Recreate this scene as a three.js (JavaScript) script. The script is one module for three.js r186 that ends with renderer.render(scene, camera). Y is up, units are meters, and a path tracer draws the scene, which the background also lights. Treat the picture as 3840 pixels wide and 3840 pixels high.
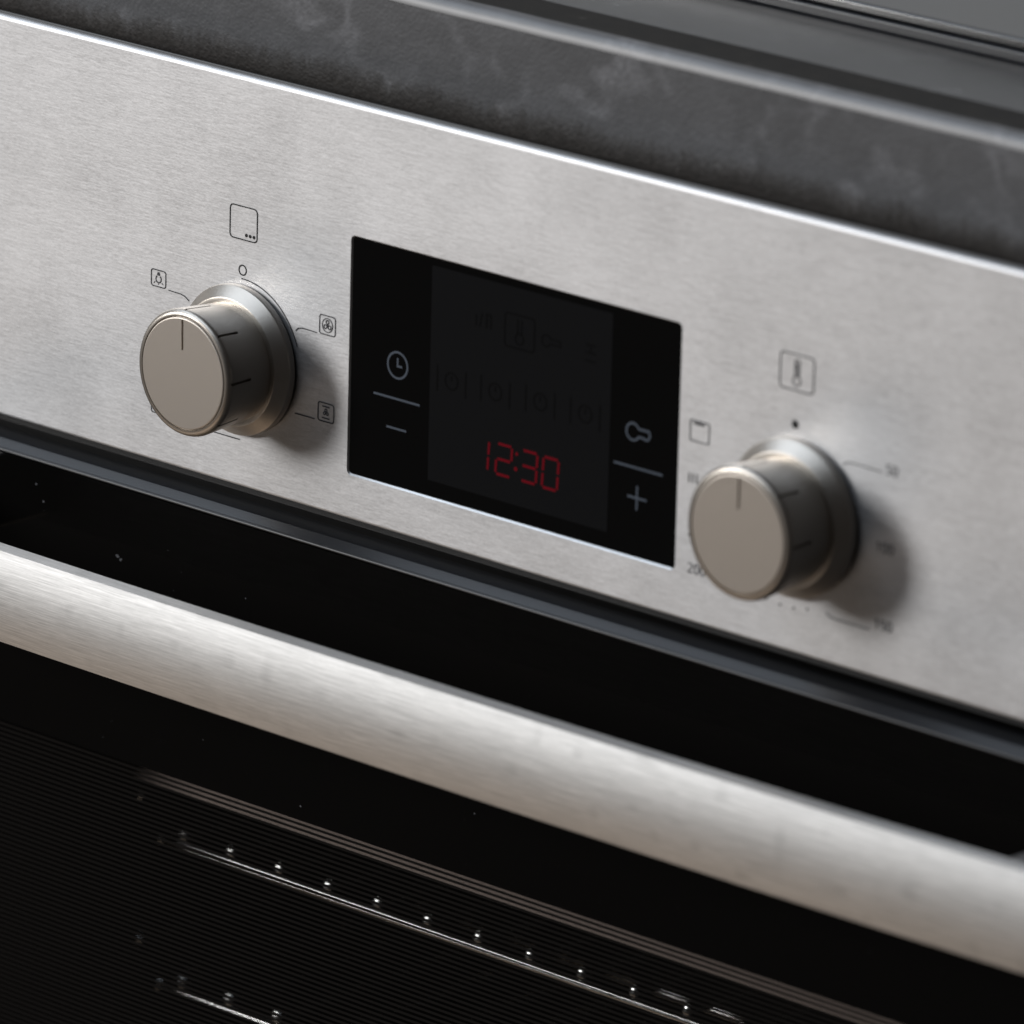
import * as THREE from 'three';
import { mergeGeometries, toCreasedNormals } from 'three/addons/utils/BufferGeometryUtils.js';
import { RoundedBoxGeometry } from 'three/addons/geometries/RoundedBoxGeometry.js';
import { FontLoader } from 'three/addons/loaders/FontLoader.js';
import { RectAreaLightUniformsLib } from 'three/addons/lights/RectAreaLightUniformsLib.js';
import { Brush, Evaluator, SUBTRACTION } from 'three-bvh-csg';

// ---------------------------------------------------------------- camera, light, exposure
// Metres, y up. The oven front is the plane z = 0, x runs along it, the middle of its display is at (0, OY, 0).
const OY = 0.80;
const scene = new THREE.Scene();
scene.background = new THREE.Color().setRGB(0.022, 0.020, 0.019);   // the dim kitchen behind the camera

const camera = new THREE.PerspectiveCamera(7.69, 1, 0.05, 20);
{
  const X = new THREE.Vector3(0.733138, 0.024782, -0.679628), Y = new THREE.Vector3(-0.215757, 0.956187, -0.197878), Z = new THREE.Vector3(0.644948, 0.291706, 0.706364);
  camera.quaternion.setFromRotationMatrix(new THREE.Matrix4().makeBasis(X, Y, Z));
  camera.position.set(1.083418, 0.464127 + OY, 1.185197);
  camera.updateMatrixWorld();
}
camera.focus = 1.73;
camera.userData.fStop = 14.5;

RectAreaLightUniformsLib.init();
function windowLight(name, rgb, intensity, w, h, from, to) {
  const l = new THREE.RectAreaLight(new THREE.Color().setRGB(...rgb), intensity, w, h);
  l.name = name; l.position.set(...from); l.lookAt(...to); scene.add(l);
  return l;
}
// direction helper: azimuth from the oven's normal (negative = left), elevation, distance
const dir = (az, el, d) => { const a = az * Math.PI / 180, e = el * Math.PI / 180; return [Math.sin(a) * Math.cos(e) * d, OY + Math.sin(e) * d, Math.cos(a) * Math.cos(e) * d]; };
const MID = [0, OY, 0];
windowLight('kitchen_window', [1.0, 0.985, 0.972], 29.5, 0.84, 1.1, dir(-47, 14.5, 4.0), MID);
windowLight('high_window', [0.86, 0.97, 1.11], 2.1, 2.6, 0.9, dir(-46, 49, 2.0), MID);
windowLight('sunlit_floor', [1.0, 0.76, 0.56], 0.8, 1.2, 0.8, [-0.75, 0.02, 0.6], [-0.75, 1, 0.6]);

const renderer = new THREE.WebGLRenderer({ antialias: true });
renderer.toneMapping = THREE.LinearToneMapping;
renderer.toneMappingExposure = 1.0;
renderer.shadowMap.enabled = true;

// ---------------------------------------------------------------- helpers
const mm = 0.001;
let seed = 12345;
const rnd = () => { seed = (seed * 1664525 + 1013904223) >>> 0; return seed / 4294967296; };
const lerp = (a, b, t) => a + (b - a) * t;
function makeNoise(n) {                                       // tileable value noise on an n x m lattice
  return (w, h) => {
    const g = new Float32Array(w * h); for (let i = 0; i < g.length; i++) g[i] = rnd();
    return (u, v) => {
      const x = u * w, y = v * h, x0 = Math.floor(x), y0 = Math.floor(y);
      let fx = x - x0, fy = y - y0; fx = fx * fx * (3 - 2 * fx); fy = fy * fy * (3 - 2 * fy);
      const q = (i, j) => g[(((j % h) + h) % h) * w + (((i % w) + w) % w)];
      return lerp(lerp(q(x0, y0), q(x0 + 1, y0), fx), lerp(q(x0, y0 + 1), q(x0 + 1, y0 + 1), fx), fy);
    };
  };
}
const noise = makeNoise();
function texture(w, h, fn, srgb = false, sx = 1, sy = 1) {
  const d = new Uint8Array(w * h * 4);
  for (let j = 0; j < h; j++) for (let i = 0; i < w; i++) {
    const c = fn((i + 0.5) / w, (j + 0.5) / h, i, j), k = (j * w + i) * 4;
    const [r, g, b] = Array.isArray(c) ? c : [c, c, c];
    d[k] = Math.max(0, Math.min(255, r * 255)); d[k + 1] = Math.max(0, Math.min(255, g * 255)); d[k + 2] = Math.max(0, Math.min(255, b * 255)); d[k + 3] = 255;
  }
  const t = new THREE.DataTexture(d, w, h, THREE.RGBAFormat);
  t.wrapS = t.wrapT = THREE.RepeatWrapping; t.magFilter = THREE.LinearFilter; t.minFilter = THREE.LinearMipmapLinearFilter; t.generateMipmaps = true;
  t.repeat.set(sx, sy);                                      // uv are in metres
  if (srgb) t.colorSpace = THREE.SRGBColorSpace;
  t.needsUpdate = true;
  return t;
}
const std = (o) => new THREE.MeshStandardMaterial(o);
const phys = (o) => new THREE.MeshPhysicalMaterial(o);
const rgb = (r, g, b) => new THREE.Color().setRGB(r, g, b);

const creased = (g, a) => { g = toCreasedNormals(g.clone().scale(1000, 1000, 1000), a); return g.scale(0.001, 0.001, 0.001); };   // its vertex matching works on whole hundredths, so it is done in millimetres
const used = {};
const numbered = (n) => { used[n] = (used[n] ?? -1) + 1; return used[n] ? `${n}_${String(used[n]).padStart(3, '0')}` : n; };
function thing(name, label, category, pos, group) {
  const o = new THREE.Group(); o.name = numbered(name); o.position.set(...pos); o.userData = { label, category };
  if (group) o.userData.group = group;
  scene.add(o); return o;
}
function part(name, geo, mat, parent, pos = [0, 0, 0], label) {
  const m = new THREE.Mesh(Array.isArray(geo) ? mergeGeometries(geo.map(plain)) : geo, mat);
  m.name = name; m.position.set(...pos); m.castShadow = m.receiveShadow = true;
  if (label) m.userData.label = label;
  parent.add(m); return m;
}
function group(name, parent, pos = [0, 0, 0], label) { const g = new THREE.Group(); g.name = name; g.position.set(...pos); if (label) g.userData.label = label; parent.add(g); return g; }
function plain(g) {
  g = g.index ? g.toNonIndexed() : g.clone();
  for (const k of Object.keys(g.attributes)) if (!['position', 'normal', 'uv'].includes(k)) g.deleteAttribute(k);
  if (!g.attributes.uv) g.setAttribute('uv', new THREE.BufferAttribute(new Float32Array(g.attributes.position.count * 2), 2));
  return g;
}
// a profile of (y, z) points in mm swept along x; u runs along x and v along the profile, both in metres
function sweep(profile, x0, x1, { steps = 1, closed = false, caps = false, bow = null, crease = 0.6 } = {}) {
  const P = closed ? [...profile, profile[0]] : profile, pos = [], uv = [], idx = [];
  const xs = Array.from({ length: steps + 1 }, (_, i) => lerp(x0, x1, i / steps));
  let len = [0]; for (let i = 1; i < P.length; i++) len.push(len[i - 1] + Math.hypot(P[i][0] - P[i - 1][0], P[i][1] - P[i - 1][1]));
  for (const x of xs) P.forEach(([y, z], i) => { const [dy, dz] = bow ? bow(x, y, z, i) : [0, 0]; pos.push(x * mm, (y + dy) * mm, (z + dz) * mm); uv.push(x * mm, len[i] * mm); });
  const n = P.length;
  for (let a = 0; a < steps; a++) for (let i = 0; i < n - 1; i++) { const p = a * n + i, q = p + n; idx.push(p, p + 1, q, q, p + 1, q + 1); }
  let g = new THREE.BufferGeometry();
  g.setAttribute('position', new THREE.Float32BufferAttribute(pos, 3)); g.setAttribute('uv', new THREE.Float32BufferAttribute(uv, 2)); g.setIndex(idx);
  g.computeVertexNormals();
  g = creased(g, crease);
  if (caps) {
    const tri = THREE.ShapeUtils.triangulateShape(profile.map(([y, z]) => new THREE.Vector2(z, y)), []);
    for (const [x, flip] of [[x0, 1], [x1, 0]]) {
      const cp = [], cu = [];
      for (const t of tri) for (const k of flip ? t : [...t].reverse()) { const [dy, dz] = bow ? bow(x, ...profile[k], k) : [0, 0]; cp.push(x * mm, (profile[k][0] + dy) * mm, (profile[k][1] + dz) * mm); cu.push(profile[k][1] * mm, profile[k][0] * mm); }
      const c = new THREE.BufferGeometry(); c.setAttribute('position', new THREE.Float32BufferAttribute(cp, 3)); c.setAttribute('uv', new THREE.Float32BufferAttribute(cu, 2)); c.computeVertexNormals();
      g = mergeGeometries([plain(g), plain(c)]);
    }
  }
  return g;
}
function box(x0, x1, y0, y1, z0, z1, r = 0) {
  const w = (x1 - x0) * mm, h = (y1 - y0) * mm, d = (z1 - z0) * mm;
  const g = r ? new RoundedBoxGeometry(w, h, d, 3, r * mm) : new THREE.BoxGeometry(w, h, d);
  g.translate((x0 + x1) / 2 * mm, (y0 + y1) / 2 * mm, (z0 + z1) / 2 * mm);
  const p = g.attributes.position, nn = g.attributes.normal, u = g.attributes.uv;
  for (let i = 0; i < p.count; i++) {
    const ax = Math.abs(nn.getX(i)), ay = Math.abs(nn.getY(i)), az = Math.abs(nn.getZ(i));
    if (ax > ay && ax > az) u.setXY(i, p.getZ(i), p.getY(i)); else if (ay > az) u.setXY(i, p.getX(i), p.getZ(i)); else u.setXY(i, p.getX(i), p.getY(i));
  }
  return g;
}
const arcPts = (cy, cz, r, a0, a1, n) => Array.from({ length: n + 1 }, (_, i) => { const a = lerp(a0, a1, i / n) * Math.PI / 180; return [cy + r * Math.sin(a), cz + r * Math.cos(a)]; });   // angle 0 = +z, 90 = +y

// ---------------------------------------------------------------- materials
const streakA = noise(120, 800), streakB = noise(420, 1024), streakC = noise(30, 420), cloud = noise(7, 5), cloud2 = noise(23, 13), grainN = noise(700, 1000);
const brushed = (u, v) => 0.34 * streakA(u, v) + 0.34 * streakB(u, v) + 0.14 * streakC(u, v) + 0.18 * grainN(u, v);
const B_W = 1 / 0.24, B_H = 1 / 0.16;
const brushTint = texture(2048, 1024, (u, v) => { const b = brushed(u, v), c = 0.6 * cloud(u, v) + 0.4 * cloud2(u, v); const t = 0.90 + 0.13 * (b - 0.5) + 0.06 * (c - 0.5); return [t, t, t]; }, true, B_W, B_H);
const brushRough = texture(2048, 1024, (u, v) => { const c = 0.5 * cloud2(u, v) + 0.5 * cloud(v, u); return 0.86 + 0.22 * (brushed(u, v) - 0.5) + 0.12 * (c - 0.5); }, false, B_W, B_H);
const brushBump = texture(2048, 1024, (u, v) => brushed(u, v), false, B_W, B_H);
const M = {};
M.steel = phys({ name: 'brushed_steel', color: rgb(0.69, 0.69, 0.698), metalness: 1, roughness: 0.56, map: brushTint, roughnessMap: brushRough, bumpMap: brushBump, bumpScale: 0.00002, anisotropy: 0.45, anisotropyRotation: Math.PI / 2 });
M.steelEdge = phys({ name: 'steel_edge', color: rgb(0.72, 0.72, 0.72), metalness: 1, roughness: 0.4 });
const hStreak = noise(40, 700), hStreak2 = noise(120, 1024), hBlot = noise(70, 20), hFine = noise(500, 1000);
const handleTint = texture(2048, 1024, (u, v) => { const s = 0.45 * hStreak(u, v) + 0.4 * hStreak2(u, v) + 0.15 * hFine(u, v); const b = Math.max(0, 0.2 - hBlot(u, v)) / 0.2; return 0.90 + 0.26 * (s - 0.5) - 0.10 * b * hFine(u, v); }, true, 1 / 0.4, 1 / 0.08);
const handleBump = texture(2048, 1024, (u, v) => 0.5 * hStreak(u, v) + 0.5 * hStreak2(u, v), false, 1 / 0.4, 1 / 0.08);
M.handle = phys({ name: 'brushed_handle', color: rgb(0.615, 0.61, 0.60), metalness: 1, roughness: 0.58, map: handleTint, bumpMap: handleBump, bumpScale: 0.00001, anisotropy: 0.3, anisotropyRotation: Math.PI / 2 });
const knobGrain = noise(400, 400), knobGrain2 = noise(900, 900);
const knobBump = texture(1024, 1024, (u, v) => 0.5 * knobGrain(u, v) + 0.5 * knobGrain2(u, v), false, 12, 12);
M.knob = phys({ name: 'satin_nickel', color: rgb(0.54, 0.50, 0.45), metalness: 1, roughness: 0.35, bumpMap: knobBump, bumpScale: 0.000006 });
M.knobFace = phys({ name: 'blasted_nickel', color: rgb(0.55, 0.505, 0.455), metalness: 1, roughness: 0.46, bumpMap: knobBump, bumpScale: 0.000008 });
M.flange = std({ name: 'zinc_sheet', color: rgb(0.2, 0.2, 0.2), roughness: 0.6 });
M.gasket = std({ name: 'black_rubber', color: rgb(0.012, 0.012, 0.012), roughness: 0.6 });
M.print = std({ name: 'grey_print', color: rgb(0.045, 0.045, 0.05), roughness: 0.7 });
M.printDark = std({ name: 'black_print', color: rgb(0.012, 0.012, 0.012), roughness: 0.7 });
M.glass = phys({ name: 'black_glass', color: rgb(0.0038, 0.0036, 0.0034), roughness: 0.05, ior: 1.5 });
M.display = phys({ name: 'display_glass', color: rgb(0.0042, 0.0041, 0.0040), roughness: 0.08, ior: 1.45 });
M.screen = phys({ name: 'display_screen', color: rgb(0.0108, 0.0109, 0.0115), roughness: 0.1, ior: 1.45 });
M.ghost = phys({ name: 'unlit_symbol', color: rgb(0.0074, 0.0074, 0.0076), roughness: 0.1, ior: 1.45 });
M.touch = std({ name: 'touch_symbol', color: rgb(0.062, 0.080, 0.108), roughness: 0.6 });
M.dust = std({ name: 'dust', color: rgb(0.10, 0.105, 0.115), roughness: 1 });
M.led = std({ name: 'red_digit', color: rgb(0.02, 0.002, 0.002), emissive: rgb(0.088, 0.0025, 0.006), roughness: 0.1 });
M.trim = phys({ name: 'dark_trim', color: rgb(0.016, 0.018, 0.022), roughness: 0.4, ior: 1.5 });
M.blackPlastic = std({ name: 'black_plastic', color: rgb(0.010, 0.010, 0.010), roughness: 0.5 });
M.bracket = std({ name: 'grey_bracket', color: rgb(0.032, 0.032, 0.034), roughness: 0.45 });
M.pane = phys({ name: 'window_pane', color: rgb(0.75, 0.75, 0.75), transmission: 1, thickness: 0, roughness: 0.0, ior: 1.5 });
M.lines = phys({ name: 'dark_print_line', color: rgb(0.017, 0.0155, 0.0145), roughness: 0.6, specularIntensity: 0.12 });
M.enamel = std({ name: 'dark_enamel', color: rgb(0.02, 0.0185, 0.018), roughness: 0.35 });
M.chrome = phys({ name: 'chrome_wire', color: rgb(0.72, 0.73, 0.72), metalness: 1, roughness: 0.24 });
M.rail = phys({ name: 'added_rail_steel', color: rgb(0.10, 0.082, 0.073), metalness: 1, roughness: 0.45 });
const sA = noise(18, 9), sB = noise(70, 40), sC = noise(300, 200), sD = noise(34, 20), sE = noise(160, 90), sW = noise(50, 30), sX = noise(50, 30);
const slateTint = texture(2048, 1024, (u, v) => {
  const wu = u + 0.03 * (sW(u, v) - 0.5) + 0.01 * (sE(u, v) - 0.5), wv = v + 0.06 * (sX(u, v) - 0.5) + 0.03 * (sE(v, u) - 0.5);
  const blot = Math.max(0, 0.6 * sD(wu, wv) + 0.4 * sB(wu, wv) - 0.62) / 0.3, n = 0.4 * sA(wu, wv) + 0.35 * sB(wu, wv) + 0.25 * sC(u, v);
  const t = 0.35 + 0.10 * (n - 0.5) + 0.13 * blot * (0.4 + 0.6 * sC(u, v));
  return [t, t * 1.0, t * 1.02];
}, true, 1 / 0.36, 1 / 0.18);
// the slab's front: the same concrete, turning dark brown towards its lower edge in short upright streaks
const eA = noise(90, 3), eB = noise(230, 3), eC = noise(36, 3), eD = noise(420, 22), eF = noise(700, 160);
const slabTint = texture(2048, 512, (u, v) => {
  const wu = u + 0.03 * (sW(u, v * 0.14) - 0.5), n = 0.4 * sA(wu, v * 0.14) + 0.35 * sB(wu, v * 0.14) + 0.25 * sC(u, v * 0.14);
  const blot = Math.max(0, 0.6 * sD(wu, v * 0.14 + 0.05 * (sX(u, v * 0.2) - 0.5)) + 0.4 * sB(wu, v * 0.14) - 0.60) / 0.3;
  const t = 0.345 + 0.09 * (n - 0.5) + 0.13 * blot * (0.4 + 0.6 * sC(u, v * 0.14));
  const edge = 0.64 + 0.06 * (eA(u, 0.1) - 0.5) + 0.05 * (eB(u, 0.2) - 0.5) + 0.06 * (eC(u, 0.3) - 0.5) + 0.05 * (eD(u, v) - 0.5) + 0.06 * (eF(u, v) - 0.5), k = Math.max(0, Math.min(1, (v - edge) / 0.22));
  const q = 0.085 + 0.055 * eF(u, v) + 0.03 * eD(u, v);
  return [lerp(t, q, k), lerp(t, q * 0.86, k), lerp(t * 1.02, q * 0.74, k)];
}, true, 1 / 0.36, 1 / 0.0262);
M.slab = phys({ name: 'brown_foot_concrete', color: rgb(1, 1, 1), map: slabTint, roughness: 0.55, bumpMap: texture(1024, 512, (u, v) => sC(u, v) * 0.6 + sB(u, v) * 0.4, false, 1 / 0.2, 1 / 0.1), bumpScale: 0.00008 });
M.nosing = phys({ name: 'polished_edge', color: rgb(1, 1, 1), map: slateTint, roughness: 0.52, ior: 2.2 });
M.worktop = phys({ name: 'polished_concrete', color: rgb(0.5, 0.5, 0.5), map: slateTint, roughness: 0.26, ior: 1.38 });
M.edging = std({ name: 'dark_brown_band', color: rgb(1, 1, 1), map: texture(1024, 512, (u, v) => { const n = 0.5 * sB(u, v) + 0.5 * sC(u, v), c = Math.max(0, sD(u, v) - 0.93) * 2; return [0.11 + 0.07 * n + c, 0.10 + 0.06 * n + c, 0.088 + 0.05 * n + c]; }, true, 1 / 0.2, 1 / 0.1), roughness: 0.85 });  // mottled dark brown band behind the nosing, with a few paler specks
M.hobGlass = phys({ name: 'hob_glass', color: rgb(0.006, 0.006, 0.006), roughness: 0.14, ior: 1.8 });
M.hobTrim = phys({ name: 'hob_trim', color: rgb(0.010, 0.012, 0.016), roughness: 0.3 });
M.wall = std({ name: 'pale_wall', color: rgb(0.66, 0.66, 0.65), roughness: 0.85 });

// ---------------------------------------------------------------- the setting: the wall behind the worktop (mirrored by the hob)
{
  const w = part('wall', box(-1500, 1500, 0, 2400, -700, -610), M.wall, scene);
  w.userData.kind = 'structure';
}

// ---------------------------------------------------------------- oven
const OVEN_H = 0.480;                                          // the display's middle above the oven's base
const oven = thing('built_in_oven', 'built-in oven with brushed steel control panel and black glass door below dark worktop', 'oven', [0, OY - OVEN_H, 0]);
const U = [0, OVEN_H, 0];
const PANEL_TOP = 57.9, PANEL_BOTTOM = -38.2, HALF = 297.5, DW = 97.9, DH = 54.9;

// control panel: a flat sheet with a cut-out for the display, its upper edge rolled back
const roundedRect = (s, x0, x1, y0, y1, r) => {
  s.moveTo(x0 + r, y0); s.lineTo(x1 - r, y0); s.absarc(x1 - r, y0 + r, r, -Math.PI / 2, 0, false); s.lineTo(x1, y1 - r); s.absarc(x1 - r, y1 - r, r, 0, Math.PI / 2, false);
  s.lineTo(x0 + r, y1); s.absarc(x0 + r, y1 - r, r, Math.PI / 2, Math.PI, false); s.lineTo(x0, y0 + r); s.absarc(x0 + r, y0 + r, r, Math.PI, Math.PI * 1.5, false);
  return s;
};
const ROLL = 1.1, ROLLB = 0.7, LIP = 0.38;
const panel = group('control_panel', oven, U);
{
  const s = new THREE.Shape();
  s.moveTo(-HALF * mm, (PANEL_BOTTOM + ROLLB) * mm); s.lineTo(HALF * mm, (PANEL_BOTTOM + ROLLB) * mm); s.lineTo(HALF * mm, (PANEL_TOP - ROLL) * mm); s.lineTo(-HALF * mm, (PANEL_TOP - ROLL) * mm); s.closePath();
  s.holes.push(roundedRect(new THREE.Path(), (-DW / 2 - LIP) * mm, (DW / 2 + LIP) * mm, (-DH / 2 - LIP) * mm, (DH / 2 + LIP) * mm, 1.3 * mm));
  const flat = new THREE.ShapeGeometry(s, 6);
  const rolled = sweep([[PANEL_TOP - 3, -1.7], [PANEL_TOP - 0.1, -1.7], [PANEL_TOP, -1.5], ...arcPts(PANEL_TOP - ROLL, -ROLL, ROLL, 90, 0, 8)], -HALF, HALF, { crease: 1 });
  const lower = sweep([...arcPts(PANEL_BOTTOM + ROLLB, -ROLLB, ROLLB, 0, -90, 6), [PANEL_BOTTOM, -12]], -HALF, HALF, { crease: 1 });
  // chamfer of the cut-out
  const ring = (dx, r) => { const p = roundedRect(new THREE.Path(), -DW / 2 - dx, DW / 2 + dx, -DH / 2 - dx, DH / 2 + dx, r); return p.getPoints(6); };
  const A = ring(LIP, 1.3), Bp = ring(0, 0.9), pos = [], uv = [];
  for (let i = 0; i < A.length; i++) {
    const j = (i + 1) % A.length, q = [[A[i], 0], [Bp[i], -0.5], [A[j], 0], [A[j], 0], [Bp[i], -0.5], [Bp[j], -0.5]];
    for (const [v, z] of q) { pos.push(v.x * mm, v.y * mm, z * mm); uv.push(v.x * mm, v.y * mm); }
  }
  const cham = new THREE.BufferGeometry(); cham.setAttribute('position', new THREE.Float32BufferAttribute(pos, 3)); cham.setAttribute('uv', new THREE.Float32BufferAttribute(uv, 2)); cham.computeVertexNormals();
  part('steel_sheet', [flat, rolled, lower], M.steel, panel);
  part('display_rim', cham, M.steelEdge, panel);
  part('top_flange', box(-HALF, HALF, PANEL_TOP - 3, PANEL_TOP - 0.12, -3.6, -3.0, 0.12), M.flange, panel);
}

// printed symbols: flat strokes of paint on the panel, drawn in millimetres round a symbol's own middle
function stroke(pts, w, closed = false) {                      // a ribbon with mitred corners
  const n = pts.length, L = [], R = [];
  for (let i = 0; i < n; i++) {
    const a = pts[closed ? (i - 1 + n) % n : Math.max(i - 1, 0)], b = pts[closed ? (i + 1) % n : Math.min(i + 1, n - 1)], p = pts[i];
    let d1 = [p[0] - a[0], p[1] - a[1]], d2 = [b[0] - p[0], b[1] - p[1]];
    const l1 = Math.hypot(...d1), l2 = Math.hypot(...d2); if (l1 < 1e-9) d1 = d2; if (l2 < 1e-9) d2 = d1;
    const n1 = [-d1[1] / Math.hypot(...d1), d1[0] / Math.hypot(...d1)], n2 = [-d2[1] / Math.hypot(...d2), d2[0] / Math.hypot(...d2)];
    let m = [n1[0] + n2[0], n1[1] + n2[1]]; const ml = Math.hypot(...m) || 1; m = [m[0] / ml, m[1] / ml];
    const k = w / 2 / Math.max(0.4, m[0] * n1[0] + m[1] * n1[1]);
    L.push([p[0] + m[0] * k, p[1] + m[1] * k]); R.push([p[0] - m[0] * k, p[1] - m[1] * k]);
  }
  const pos = [];
  for (let i = 0; i < (closed ? n : n - 1); i++) { const j = (i + 1) % n; for (const v of [R[i], R[j], L[i], L[i], R[j], L[j]]) pos.push(v[0] * mm, v[1] * mm, 0); }
  return flatGeo(pos);
}
function flatGeo(pos) {
  const g = new THREE.BufferGeometry(); g.setAttribute('position', new THREE.Float32BufferAttribute(pos, 3));
  g.setAttribute('normal', new THREE.Float32BufferAttribute(pos.map((_, i) => (i % 3 === 2 ? 1 : 0)), 3)); g.setAttribute('uv', new THREE.Float32BufferAttribute(pos.filter((_, i) => i % 3 < 2), 2));
  return g;
}
const ringPts = (x, y, r, n = 28, a0 = 0, a1 = 360) => Array.from({ length: n }, (_, i) => { const a = lerp(a0, a1, i / (a1 - a0 === 360 ? n : n - 1)) * Math.PI / 180; return [x + r * Math.cos(a), y + r * Math.sin(a)]; });
const disc = (x, y, r) => { const g = new THREE.CircleGeometry(r * mm, 20); g.translate(x * mm, y * mm, 0); return plain(g); };
const rr = (x, y, w, h, r) => { const o = []; for (const [cx, cy, a] of [[w / 2 - r, h / 2 - r, 0], [-w / 2 + r, h / 2 - r, 90], [-w / 2 + r, -h / 2 + r, 180], [w / 2 - r, -h / 2 + r, 270]]) o.push(...ringPts(x + cx, y + cy, r, 6, a, a + 90)); return o; };
const line = (x0, y0, x1, y1, w) => stroke([[x0, y0], [x1, y1]], w);
const font = await new FontLoader().loadAsync('fonts/droid/droid_sans_regular.typeface.json');
function lettering(str, h) { const g = new THREE.ShapeGeometry(font.generateShapes(str, h * mm), 5); return plain(g); }
const PZ = 0.08;
const mark = (name, x, y, geos, parent = panel, mat = M.print, z = PZ, label) => part(name, geos, mat, parent, [x * mm, y * mm, z * mm], label);

const KX = 83, KY = -7.9, LW = 0.27;
// round the mode knob
mark('oven_symbol', -82.9, 23.8, [stroke(rr(0, 0, 8.6, 7.7, 1.0), 0.3, true), ...[1.0, 2.2, 3.4].map((x) => disc(x - 0.1, -2.7, 0.42))], panel, M.printDark);
mark('zero_mark', -83, 12.8, [stroke(ringPts(0, 0, 1.15), 0.3, true)], panel, M.printDark);
mark('light_symbol', -109.9, 5.4, [stroke(rr(0, 0, 4.7, 3.9, 0.6), LW, true), stroke(ringPts(0, -0.15, 0.85, 20, 125, 415), LW), line(-0.45, 0.95, 0.45, 0.95, 0.5), line(-0.3, 1.35, 0.3, 1.35, 0.3), line(-1.5, -1.25, -1.1, -0.9, 0.22), line(1.5, -1.25, 1.1, -0.9, 0.22), line(0, -1.5, 0, -1.2, 0.22)]);
mark('pointer_line', 0, 0, [stroke([[-106.6, 3.3], [-102.6, 3.2], [-101.3, 2.9], [-99.9, 2.1]], LW)]);
mark('fan_symbol', -56.1, 5.4, [stroke(rr(0, 0, 4.9, 4.4, 0.6), LW, true), stroke(ringPts(0, 0, 1.6), 0.2, true), ...[90, 210, 330].map((a) => stroke(ringPts(0.75 * Math.cos(a * Math.PI / 180), 0.75 * Math.sin(a * Math.PI / 180), 0.45, 14), 0.26, true)), disc(0, 0, 0.28)]);
mark('pointer_line', 0, 0, [stroke([[-66.0, 2.1], [-65.2, 2.9], [-63.9, 3.2], [-59.3, 3.1]], LW)]);
mark('hot_air_symbol', -56.1, -14.9, [stroke(rr(0, 0, 4.9, 4.3, 0.6), LW, true), line(-1.2, 1.35, 1.2, 1.35, 0.3), line(-1.2, -1.35, 1.2, -1.35, 0.3), ...[90, 210, 330].map((a) => stroke(ringPts(0.5 * Math.cos(a * Math.PI / 180), 0.5 * Math.sin(a * Math.PI / 180), 0.33, 12), 0.24, true))]);
mark('pointer_line', 0, 0, [line(-65.8, -17.1, -59.5, -17.1, LW)]);
mark('grill_symbol', -109.4, -24.6, [stroke(rr(0, 0, 4.7, 4.0, 0.6), LW, true), line(-1.2, 1.2, 1.2, 1.2, 0.3)]);
mark('pointer_line', 0, 0, [line(-91.6, -27.1, -83.1, -27.1, LW)]);
mark('arc_mark', -KX, KY, [stroke(ringPts(0, 0, 18.7, 30, 91, 20), 0.25)]);
// round the temperature knob
mark('thermometer_symbol', 81.9, 23.7, [stroke(rr(0, 0, 9.4, 7.9, 1.0), 0.3, true), stroke(ringPts(0, -1.9, 1.05, 22, -235, 55), 0.26), stroke([[-0.62, -1.05], [-0.62, 2.5], [-0.3, 2.9], [0.3, 2.9], [0.62, 2.5], [0.62, -1.05]], 0.26), line(0, -1.1, 0, 2.2, 0.3), line(-0.5, 1.6, 0.1, 1.6, 0.2), line(-0.5, 0.8, 0.1, 0.8, 0.2)]);
mark('zero_dot', 81.9, 12.3, [disc(0, 0, 0.95)], panel, M.printDark);
mark('large_grill_symbol', 55.2, 4.8, [stroke(rr(0, 0, 5.4, 4.6, 0.5), LW, true), stroke([[-1.7, 1.5], [-1.1, 1.9], [-0.5, 1.5], [0.1, 1.9], [0.7, 1.5], [1.4, 1.9]], 0.45)]);
mark('grill_level_mark', 53.7, -5.9, [0, 1, 2].map((k) => line(-1.1 + k * 1.1, -1.1, -1.1 + k * 1.1, 1.1, 0.32)));
mark('temperature_number', 52.9, -27.2, [lettering('200', 2.3)]);
mark('temperature_number', 52.7, -18.9, [lettering('250', 2.3)]);
mark('pointer_line', 0, 0, [stroke([[95.6, 6.5], [96.5, 7.1], [97.5, 7.3], [106.2, 7.2]], LW)]);
mark('temperature_number', 107.2, 6.9, [lettering('50', 2.3)]);
mark('temperature_number', 105.2, -10.4, [lettering('100', 2.3)]);
mark('pointer_line', 0, 0, [stroke([[92.4, -27.1], [93.6, -27.8], [95.6, -28.0], [104.6, -28.0]], LW)]);
mark('temperature_number', 105.6, -27.4, [lettering('150', 2.3)]);
for (const [x, y] of [[71.5, -27.2], [75.6, -27.9], [79.6, -28.3], [83.4, -28.2], [87.2, -27.6]]) mark('scale_dot', x, y, [disc(0, 0, 0.3)]);

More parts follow.
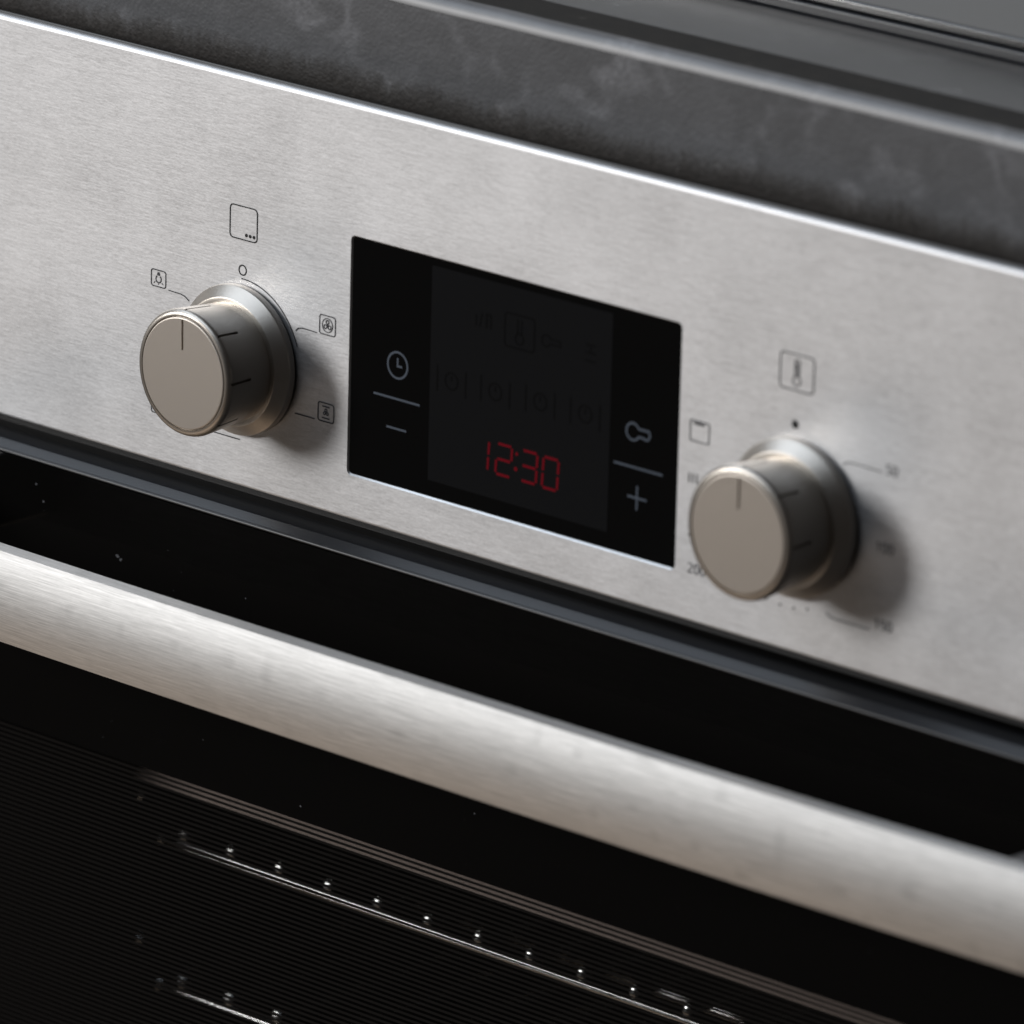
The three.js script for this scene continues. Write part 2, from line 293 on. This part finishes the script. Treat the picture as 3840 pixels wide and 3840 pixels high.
// display behind its window
const display = group('display', oven, U, 'black glass display lit with red 12:30');
{
  const s = roundedRect(new THREE.Shape(), -DW / 2 * mm, DW / 2 * mm, -DH / 2 * mm, DH / 2 * mm, 0.9 * mm);
  part('display_glass', new THREE.ExtrudeGeometry(s, { depth: 1.6 * mm, bevelEnabled: false, curveSegments: 6 }).translate(0, 0, -2.0 * mm), M.display, display);
  const Z0 = -0.4;
  mark('screen', 2.2, 1.0, [new THREE.ShapeGeometry(roundedRect(new THREE.Shape(), -26.9 * mm, 26.9 * mm, -24.7 * mm, 24.7 * mm, 0.3 * mm))], display, M.screen, Z0 + 0.06);
  const T = (name, x, y, geos) => mark(name, x, y, geos, display, M.touch, Z0 + 0.08);
  T('clock_symbol', -34.6, 0.6, [stroke(ringPts(0, 0, 3.0, 40), 0.52, true), stroke([[0, 1.7], [0, -0.2], [1.4, -0.2]], 0.5)]);
  T('divider_line', -34.7, -7.2, [line(-7.1, 0, 7.1, 0, 0.5)]);
  T('minus_symbol', -34.6, -14.1, [line(-3.05, 0, 3.05, 0, 0.5)]);
  T('key_symbol', 37.4, 0.6, [stroke([...ringPts(-1.6, 0, 1.9, 26, 28, 332), [1.4, -0.9], [2.2, -1.15], [3.0, -0.9], [3.35, 0], [3.0, 0.9], [1.0, 0.9]], 0.5, true)]);
  T('divider_line', 37.6, -7.35, [line(-7.1, 0, 7.1, 0, 0.5)]);
  T('plus_symbol', 37.5, -14.1, [line(-2.8, 0, 2.8, 0, 0.5), line(0, -2.75, 0, -0.25, 0.5), line(0, 0.25, 0, 2.75, 0.5)]);
  // unlit symbols
  const Gh = (name, x, y, geos) => mark(name, x, y, geos, display, M.ghost, Z0 + 0.1);
  Gh('unlit_symbol', -9.0, 16.3, [line(-2.2, -1.6, -2.2, 1.0, 0.5), line(-1.1, -1.6, -0.4, 1.6, 0.5), line(0.9, -1.6, 0.9, 1.6, 0.6), line(2.2, -1.6, 2.2, 1.6, 0.5), line(0.9, 1.6, 2.2, 1.6, 0.5)]);
  Gh('unlit_symbol', 1.8, 15.8, [stroke(rr(0, 0, 8.8, 7.6, 0.9), 0.5, true), stroke(ringPts(0, -1.6, 1.2, 20), 0.5, true), line(-0.6, -0.5, -0.6, 2.8, 0.5), line(0.6, -0.5, 0.6, 2.8, 0.5)]);
  Gh('unlit_symbol', 11.3, 15.6, [stroke([...ringPts(-1.6, 0, 1.3, 20, 25, 335), [2.6, -0.55], [2.6, 0.55]], 0.5, true)]);
  Gh('unlit_symbol', 22.8, 15.5, [line(-1.5, 1.8, 1.5, 1.8, 0.5), line(-1.5, 0, 1.5, 0, 0.5), line(-1.5, -1.8, 1.5, -1.8, 0.5), line(0, 1.5, 0, 0.3, 0.5)]);
  for (const [x, y] of [[-18.2, 0.4], [-5.0, 0.8], [8.4, 1.4], [21.7, 1.5]]) Gh('unlit_symbol', x, y, [line(-4.3, -3, -4.3, 3, 0.5), line(4.3, -3, 4.3, 3, 0.5), stroke(ringPts(0, 0, 1.9, 24), 0.5, true), line(0, 0, 0, 1.2, 0.5)]);
  // seven segments: a top, b upper right, c lower right, d bottom, e lower left, f upper left, g middle
  const SEG = { 1: 'bc', 2: 'abged', 3: 'abgcd', 0: 'abcdef' }, w = 4.5, h = 7.0, t = 0.62, gp = 0.32;
  const seg = { a: [[gp, h], [w - gp, h]], d: [[gp, 0], [w - gp, 0]], g: [[gp, h / 2], [w - gp, h / 2]], b: [[w, h - gp], [w, h / 2 + gp]], c: [[w, h / 2 - gp], [w, gp]], f: [[0, h - gp], [0, h / 2 + gp]], e: [[0, h / 2 - gp], [0, gp]] };
  const slant = ([x, y]) => [x + y * 0.055, y];
  const digit = (ch, x, y) => mark('red_digit', x, y, SEG[ch].split('').map((k) => stroke(seg[k].map(slant), t)), display, M.led, Z0 + 0.12);
  digit(1, -11.2, -17.7); digit(2, -4.3, -17.7); digit(3, 3.3, -17.6); digit(0, 9.6, -17.7);
  mark('red_colon', 1.75, -15.4, [disc(0, 0, 0.5), disc(0.2, 3.5, 0.42)], display, M.led, Z0 + 0.12);
}

// knobs: turned on the lathe, with grooves cut into grip and face
const ev = new Evaluator(); ev.attributes = ['position', 'normal', 'uv'];
function knobBody() {
  const R0 = 13.7, R1 = 14.75;
  const pts = [[0, 0.6], [R0, 0.6], [R0, 4.2], [lerp(R0, R1, 0.5), 11.0], [R1, 17.2]];
  for (let i = 1; i <= 8; i++) { const a = i / 8 * Math.PI / 2; pts.push([R1 - 1.35 + 1.35 * Math.cos(a), 17.2 + 1.5 * Math.sin(a)]); }
  pts.push([13.2, 18.7], [13.1, 18.3], [0, 18.3]);
  const v = pts.map(([r, z]) => new THREE.Vector2(r * mm, z * mm));
  let g = new THREE.LatheGeometry(v, 144); g.rotateX(Math.PI / 2); g = creased(g, 0.3);
  return g;
}
function grooved(g) {
  let b = new Brush(g); b.updateMatrixWorld();
  const cut = (geo) => { const c = new Brush(geo); c.updateMatrixWorld(); b = ev.evaluate(b, c, SUBTRACTION); b.updateMatrixWorld(); };
  for (let k = 0; k < 8; k++) {
    const len = k ? 6.6 : 8.0, c = new THREE.BoxGeometry(0.6 * mm, 2.2 * mm, len * mm);
    c.translate(0, 14.1 * mm, (17.9 - len / 2) * mm); c.rotateZ(-k * Math.PI / 4); cut(c);
  }
  return b.geometry;
}
function faceDisc() {
  let g = new THREE.LatheGeometry([[0, 18.0], [12.95, 18.0], [12.95, 18.62], [12.85, 18.74], [12.65, 18.8], [8, 18.83], [0, 18.85]].map(([r, z]) => new THREE.Vector2(r * mm, z * mm)), 120); g.rotateX(Math.PI / 2); g = creased(g, 0.12);
  const b = new Brush(g), c = new Brush(new THREE.BoxGeometry(0.62 * mm, 7.0 * mm, 1.2 * mm).translate(0, 9.0 * mm, 18.95 * mm)); b.updateMatrixWorld(); c.updateMatrixWorld();
  return ev.evaluate(b, c, SUBTRACTION).geometry;
}
function flangeGeo() {
  const v = [[14.6, 0.5], [17.45, 0.5], [17.5, 0.7], [17.5, 2.0], [17.35, 2.3], [17.05, 2.55], [14.95, 4.5], [14.6, 4.6], [13.3, 4.6]].map(([r, z]) => new THREE.Vector2(r * mm, z * mm));
  let g = new THREE.LatheGeometry(v, 120); g.rotateX(Math.PI / 2); return creased(g, 0.3);
}
{
  const body = grooved(knobBody()), fl = flangeGeo(), face = faceDisc();
  let ring = new THREE.LatheGeometry([[12, 0.06], [17.0, 0.06], [17.0, 0.5], [12, 0.55]].map(([r, z]) => new THREE.Vector2(r * mm, z * mm)), 96); ring.rotateX(Math.PI / 2); ring = creased(ring, 0.5);
  for (const [x, tilt] of [[-KX, 0.02], [KX, 0.0]]) {
    const k = group('knob', oven, [x * mm, OVEN_H + KY * mm, 0]); k.rotation.z = tilt;
    part('grip', body, M.knob, k); part('face', face, M.knobFace, k); part('flange', fl, M.knob, k); part('gasket', ring, M.gasket, k);
  }
}

// door
const DZ = 4, DOOR_TOP = -45, DOOR_BOTTOM = -475, WL = -214, WR = 214, PL = -214, WT = -111.5, WB = -400;
const door = group('oven_door', oven, U);
{
  const s = new THREE.Shape();
  s.moveTo(-HALF * mm, DOOR_BOTTOM * mm); s.lineTo(HALF * mm, DOOR_BOTTOM * mm); s.lineTo(HALF * mm, (DOOR_TOP - 0.6) * mm); s.lineTo(-HALF * mm, (DOOR_TOP - 0.6) * mm); s.closePath();
  s.holes.push(roundedRect(new THREE.Path(), WL * mm, WR * mm, WB * mm, WT * mm, 2 * mm));
  part('glass_frame', new THREE.ExtrudeGeometry(s, { depth: 3.6 * mm, bevelEnabled: false, curveSegments: 6 }).translate(0, 0, (DZ - 3.6) * mm), M.glass, door);
  part('window_pane', new THREE.PlaneGeometry((WR - WL) * mm, (WT - WB) * mm).translate((WL + WR) / 2 * mm, (WT + WB) / 2 * mm, (DZ - 0.1) * mm), M.pane, door);
  const strips = []; for (let y = WT - 0.7; y > WB + 1; y -= 1.27) strips.push(new THREE.PlaneGeometry((WR - PL) * mm, 0.62 * mm).translate((PL + WR) / 2 * mm, y * mm, (DZ - 2.2) * mm));
  const lines = part('printed_lines', strips, M.lines, door); lines.userData.kind = 'stuff';
  const dust = (px, py, r) => { const sp = new THREE.Shape(), n = 9; for (let i = 0; i < n; i++) { const a = i / n * Math.PI * 2, q = r * (0.5 + 0.7 * rnd()); i ? sp.lineTo(q * Math.cos(a) * mm, q * 0.7 * Math.sin(a) * mm) : sp.moveTo(q * Math.cos(a) * mm, q * 0.7 * Math.sin(a) * mm); } return new THREE.ShapeGeometry(sp).translate(px * mm, py * mm, (DZ + 0.06) * mm); };
  const specks = [dust(-118.2, -62.2, 0.7), dust(-117.2, -62.7, 0.6), dust(-76.5, -62.6, 0.3), dust(-145.5, -50.8, 0.35), dust(-143, -54.5, 0.4), dust(-58, -108, 0.35), dust(-4, -96, 0.3)];
  for (let i = 0; i < 70; i++) specks.push(dust(lerp(-165, 150, rnd()), lerp(-112, -48, rnd()), 0.06 + 0.1 * rnd() * rnd()));
  part('dust_specks', specks, M.dust, door).userData.kind = 'stuff';
  // top edge of the door: a dark profile, its front arris rounded
  part('top_trim', sweep([[DOOR_TOP - 6, -6.6], [DOOR_TOP + 1.4, -6.6], [DOOR_TOP + 1.95, 0.9], [DOOR_TOP + 1.9, 1.4], [DOOR_TOP + 1.25, 2.4], [DOOR_TOP + 0.5, 3.4], ...arcPts(DOOR_TOP - 0.05, DZ - 0.45, 0.5, 70, -20, 5), [DOOR_TOP - 0.3, DZ - 3.8]], -HALF, HALF, { crease: 0.35 }), M.trim, door);
  part('inner_frame', [box(-HALF + 4, HALF - 4, DOOR_TOP - 30, DOOR_TOP - 2.5, -34, -7), box(-HALF + 4, WL - 1, DOOR_BOTTOM, DOOR_TOP - 30, -34, 0), box(WR + 1, HALF - 4, DOOR_BOTTOM, DOOR_TOP - 30, -34, 0)], M.blackPlastic, door);
  // handle
  const HT = -52.1, HB = -73.8, HZ = 44.0, sag = 2.3, ch = (HT - HB) / 2, RR = (ch * ch + sag * sag) / (2 * sag), a1 = Math.asin(ch / RR) * 180 / Math.PI;
  const prof = [[HT, HZ - 4.2], [HT + 0.02, HZ - 0.5], ...arcPts((HT + HB) / 2, HZ + sag - RR, RR, a1, -a1, 22), [HB - 0.02, HZ - 2], [HB, HZ - 4.2]];
  const handle = group('handle', door);
  part('handle_bar', sweep(prof, -186, 186, { steps: 40, closed: true, caps: true, crease: 0.35, bow: (x) => [0, -2.6 * Math.pow(Math.abs(x) / 186, 2.4)] }), M.handle, handle);
  for (const sx of [-1, 1]) part('handle_bracket', box(sx > 0 ? 173 : -192, sx > 0 ? 192 : -173, HB + 3, HT - 0.4, DZ, HZ - 4.6, 1.2), M.bracket, handle);
}
// cavity, an added rail for glints and the casing behind the panel
{
  const cav = group('cavity', oven, U);
  part('cavity_liner', [box(-215, 215, -96, -92, -420, -36), box(-215, 215, -404, -400, -420, -36), box(-219, -215, -404, -92, -420, -36), box(215, 219, -404, -92, -420, -36), box(-219, 219, -404, -92, -424, -420)], M.enamel, cav);
  part('added_glint_rail', sweep([[-137.6, -56], [-138.2, -54], [-142.4, -52.2], [-143, -53], [-143, -56]], -205, 205, { closed: true, caps: true, crease: 0.3 }), M.rail, cav);  // added bar, tilted to glint in place of a brown reflection in the window
  part('back_casing', box(-HALF + 2, HALF - 2, DOOR_BOTTOM - 5, PANEL_TOP - 3, -430, -426), M.blackPlastic, cav);
  part('panel_casing', box(-HALF + 6, HALF - 6, PANEL_BOTTOM - 4, PANEL_TOP - 4.4, -36, -7), M.blackPlastic, cav);
}

// ---------------------------------------------------------------- oven racks
function rack(y, label, lower) {
  const t = thing('oven_rack', label, 'oven rack', [0, OY + y * mm, 0], 'wire racks inside the oven');
  const tube = (pts, r, n = 16) => new THREE.TubeGeometry(new THREE.CatmullRomCurve3(pts.map((p) => new THREE.Vector3(p[0] * mm, p[1] * mm, p[2] * mm)), false, 'centripetal'), n, r * mm, 10);
  const cap = (x, yy, z, r) => new THREE.SphereGeometry(r * 1.04 * mm, 14, 10).scale(1, 1, 0.45).rotateX(-0.3).translate(x * mm, yy * mm, z * mm);   // upset wire end
  part('front_bar', tube([[-167, 0, -61.5], [0, 0, -61.5], [206, 0, -61.5]], 1.05, 8), M.chrome, t);
  for (const z of [-150, -250, -350]) part('cross_bar', tube([[-168, -1.2, z], [0, -1.2, z], [200, -1.2, z]], 1.5, 4), M.chrome, t);
  part('side_bar', [tube([[-168.6, 0.4, -61], [-169.5, 0, -75], [-169.5, 0, -390]], 1.6, 14), cap(-168.6, 0.4, -61, 1.6)], M.chrome, t);
  part('side_hook', [tube([[-175.8, 10.2, -61], [-176, 10, -66], [-175, 9, -110]], 1.7, 10), cap(-175.8, 10.2, -61, 1.7)], M.chrome, t);
  for (let x = -160.5; x < 205; x += 16.5) part('wire', [tube([[x, 3.0, -61], [x, 3.1, -66], [x, 2.9, -80], [x, 2.9, -385]], 1.6, 14), cap(x, 3.0, -61, 1.6)], M.chrome, t);
  if (lower) for (const [x, dy] of lower) part('lower_bar', tube([[x, dy, -62], [110, dy, -62], [206, dy, -62]], 0.9, 6), M.chrome, t);
  return t;
}
rack(-160.3, 'upper chrome wire rack seen through the oven door window', [[8, -5.6], [-2, -10.7], [-18, -15.4]]);
rack(-198.2, 'lower chrome wire rack beneath the other rack inside the oven');

// ---------------------------------------------------------------- worktop, its board and the hob
const WY = 83, WZ = -10;
{
  const top = thing('worktop', 'dark grey concrete worktop with worn rounded front edge above the oven', 'worktop', [0, OY + 60 * mm, 0]);
  const nA = noise(150, 2), nB = noise(420, 2), nC = noise(40, 2);
  part('nosing', sweep(arcPts(WY - 3.2, WZ - 3.2, 3.2, 90, 0, 10).map(([y, z]) => [y - 60, z]), -600, 600, { steps: 300, crease: 0.9, bow: (x) => [0.15 * (nA((x + 600) / 1200, 0.2) - 0.5), 0.15 * (nC((x + 600) / 1200, 0.6) - 0.5)] }), M.nosing, top);
  const P = [[WY - 3.25, WZ - 0.05], [78, WZ - 0.02], [76, WZ], [72, WZ], [68, WZ], [64, WZ], [60, WZ - 0.1], [57, WZ - 0.2], [54.5, WZ - 0.4], [54, WZ - 6]];
  const uneven = (x, i) => { const u = (x + 600) / 1200, k = Math.max(0, Math.min(1, (i - 4) / 7)); return [0, k * 0.12 * (nB(u * 2.3, 0) - 0.5) + 0.05 * (nA(u, i * 0.3) - 0.5)]; };
  part('slab', sweep(P.map(([y, z]) => [y - 60, z]), -600, 600, { steps: 1200, crease: 0.9, bow: (x, y, z, i) => uneven(x, i) }), M.slab, top);
  part('edging_strip', box(-600, 600, WY - 8 - 60, WY - 60 - 0.05, WZ - 16, WZ - 3.2), M.edging, top);
  part('top_board', box(-600, 600, WY - 20 - 60, WY - 60, -600, WZ - 16.05), M.worktop, top);
  const hob = thing('hob', 'black glass hob set on the dark worktop', 'hob', [0, OY + WY * mm, 0]);
  part('glass_plate', box(-290, 290, 2.6, 5.2, -560, -60, 0.9), M.hobGlass, hob);
  part('edge_trim', box(-291, 291, 0, 2.6, -561, -59, 0.6), M.hobTrim, hob);
}

renderer.render(scene, camera);
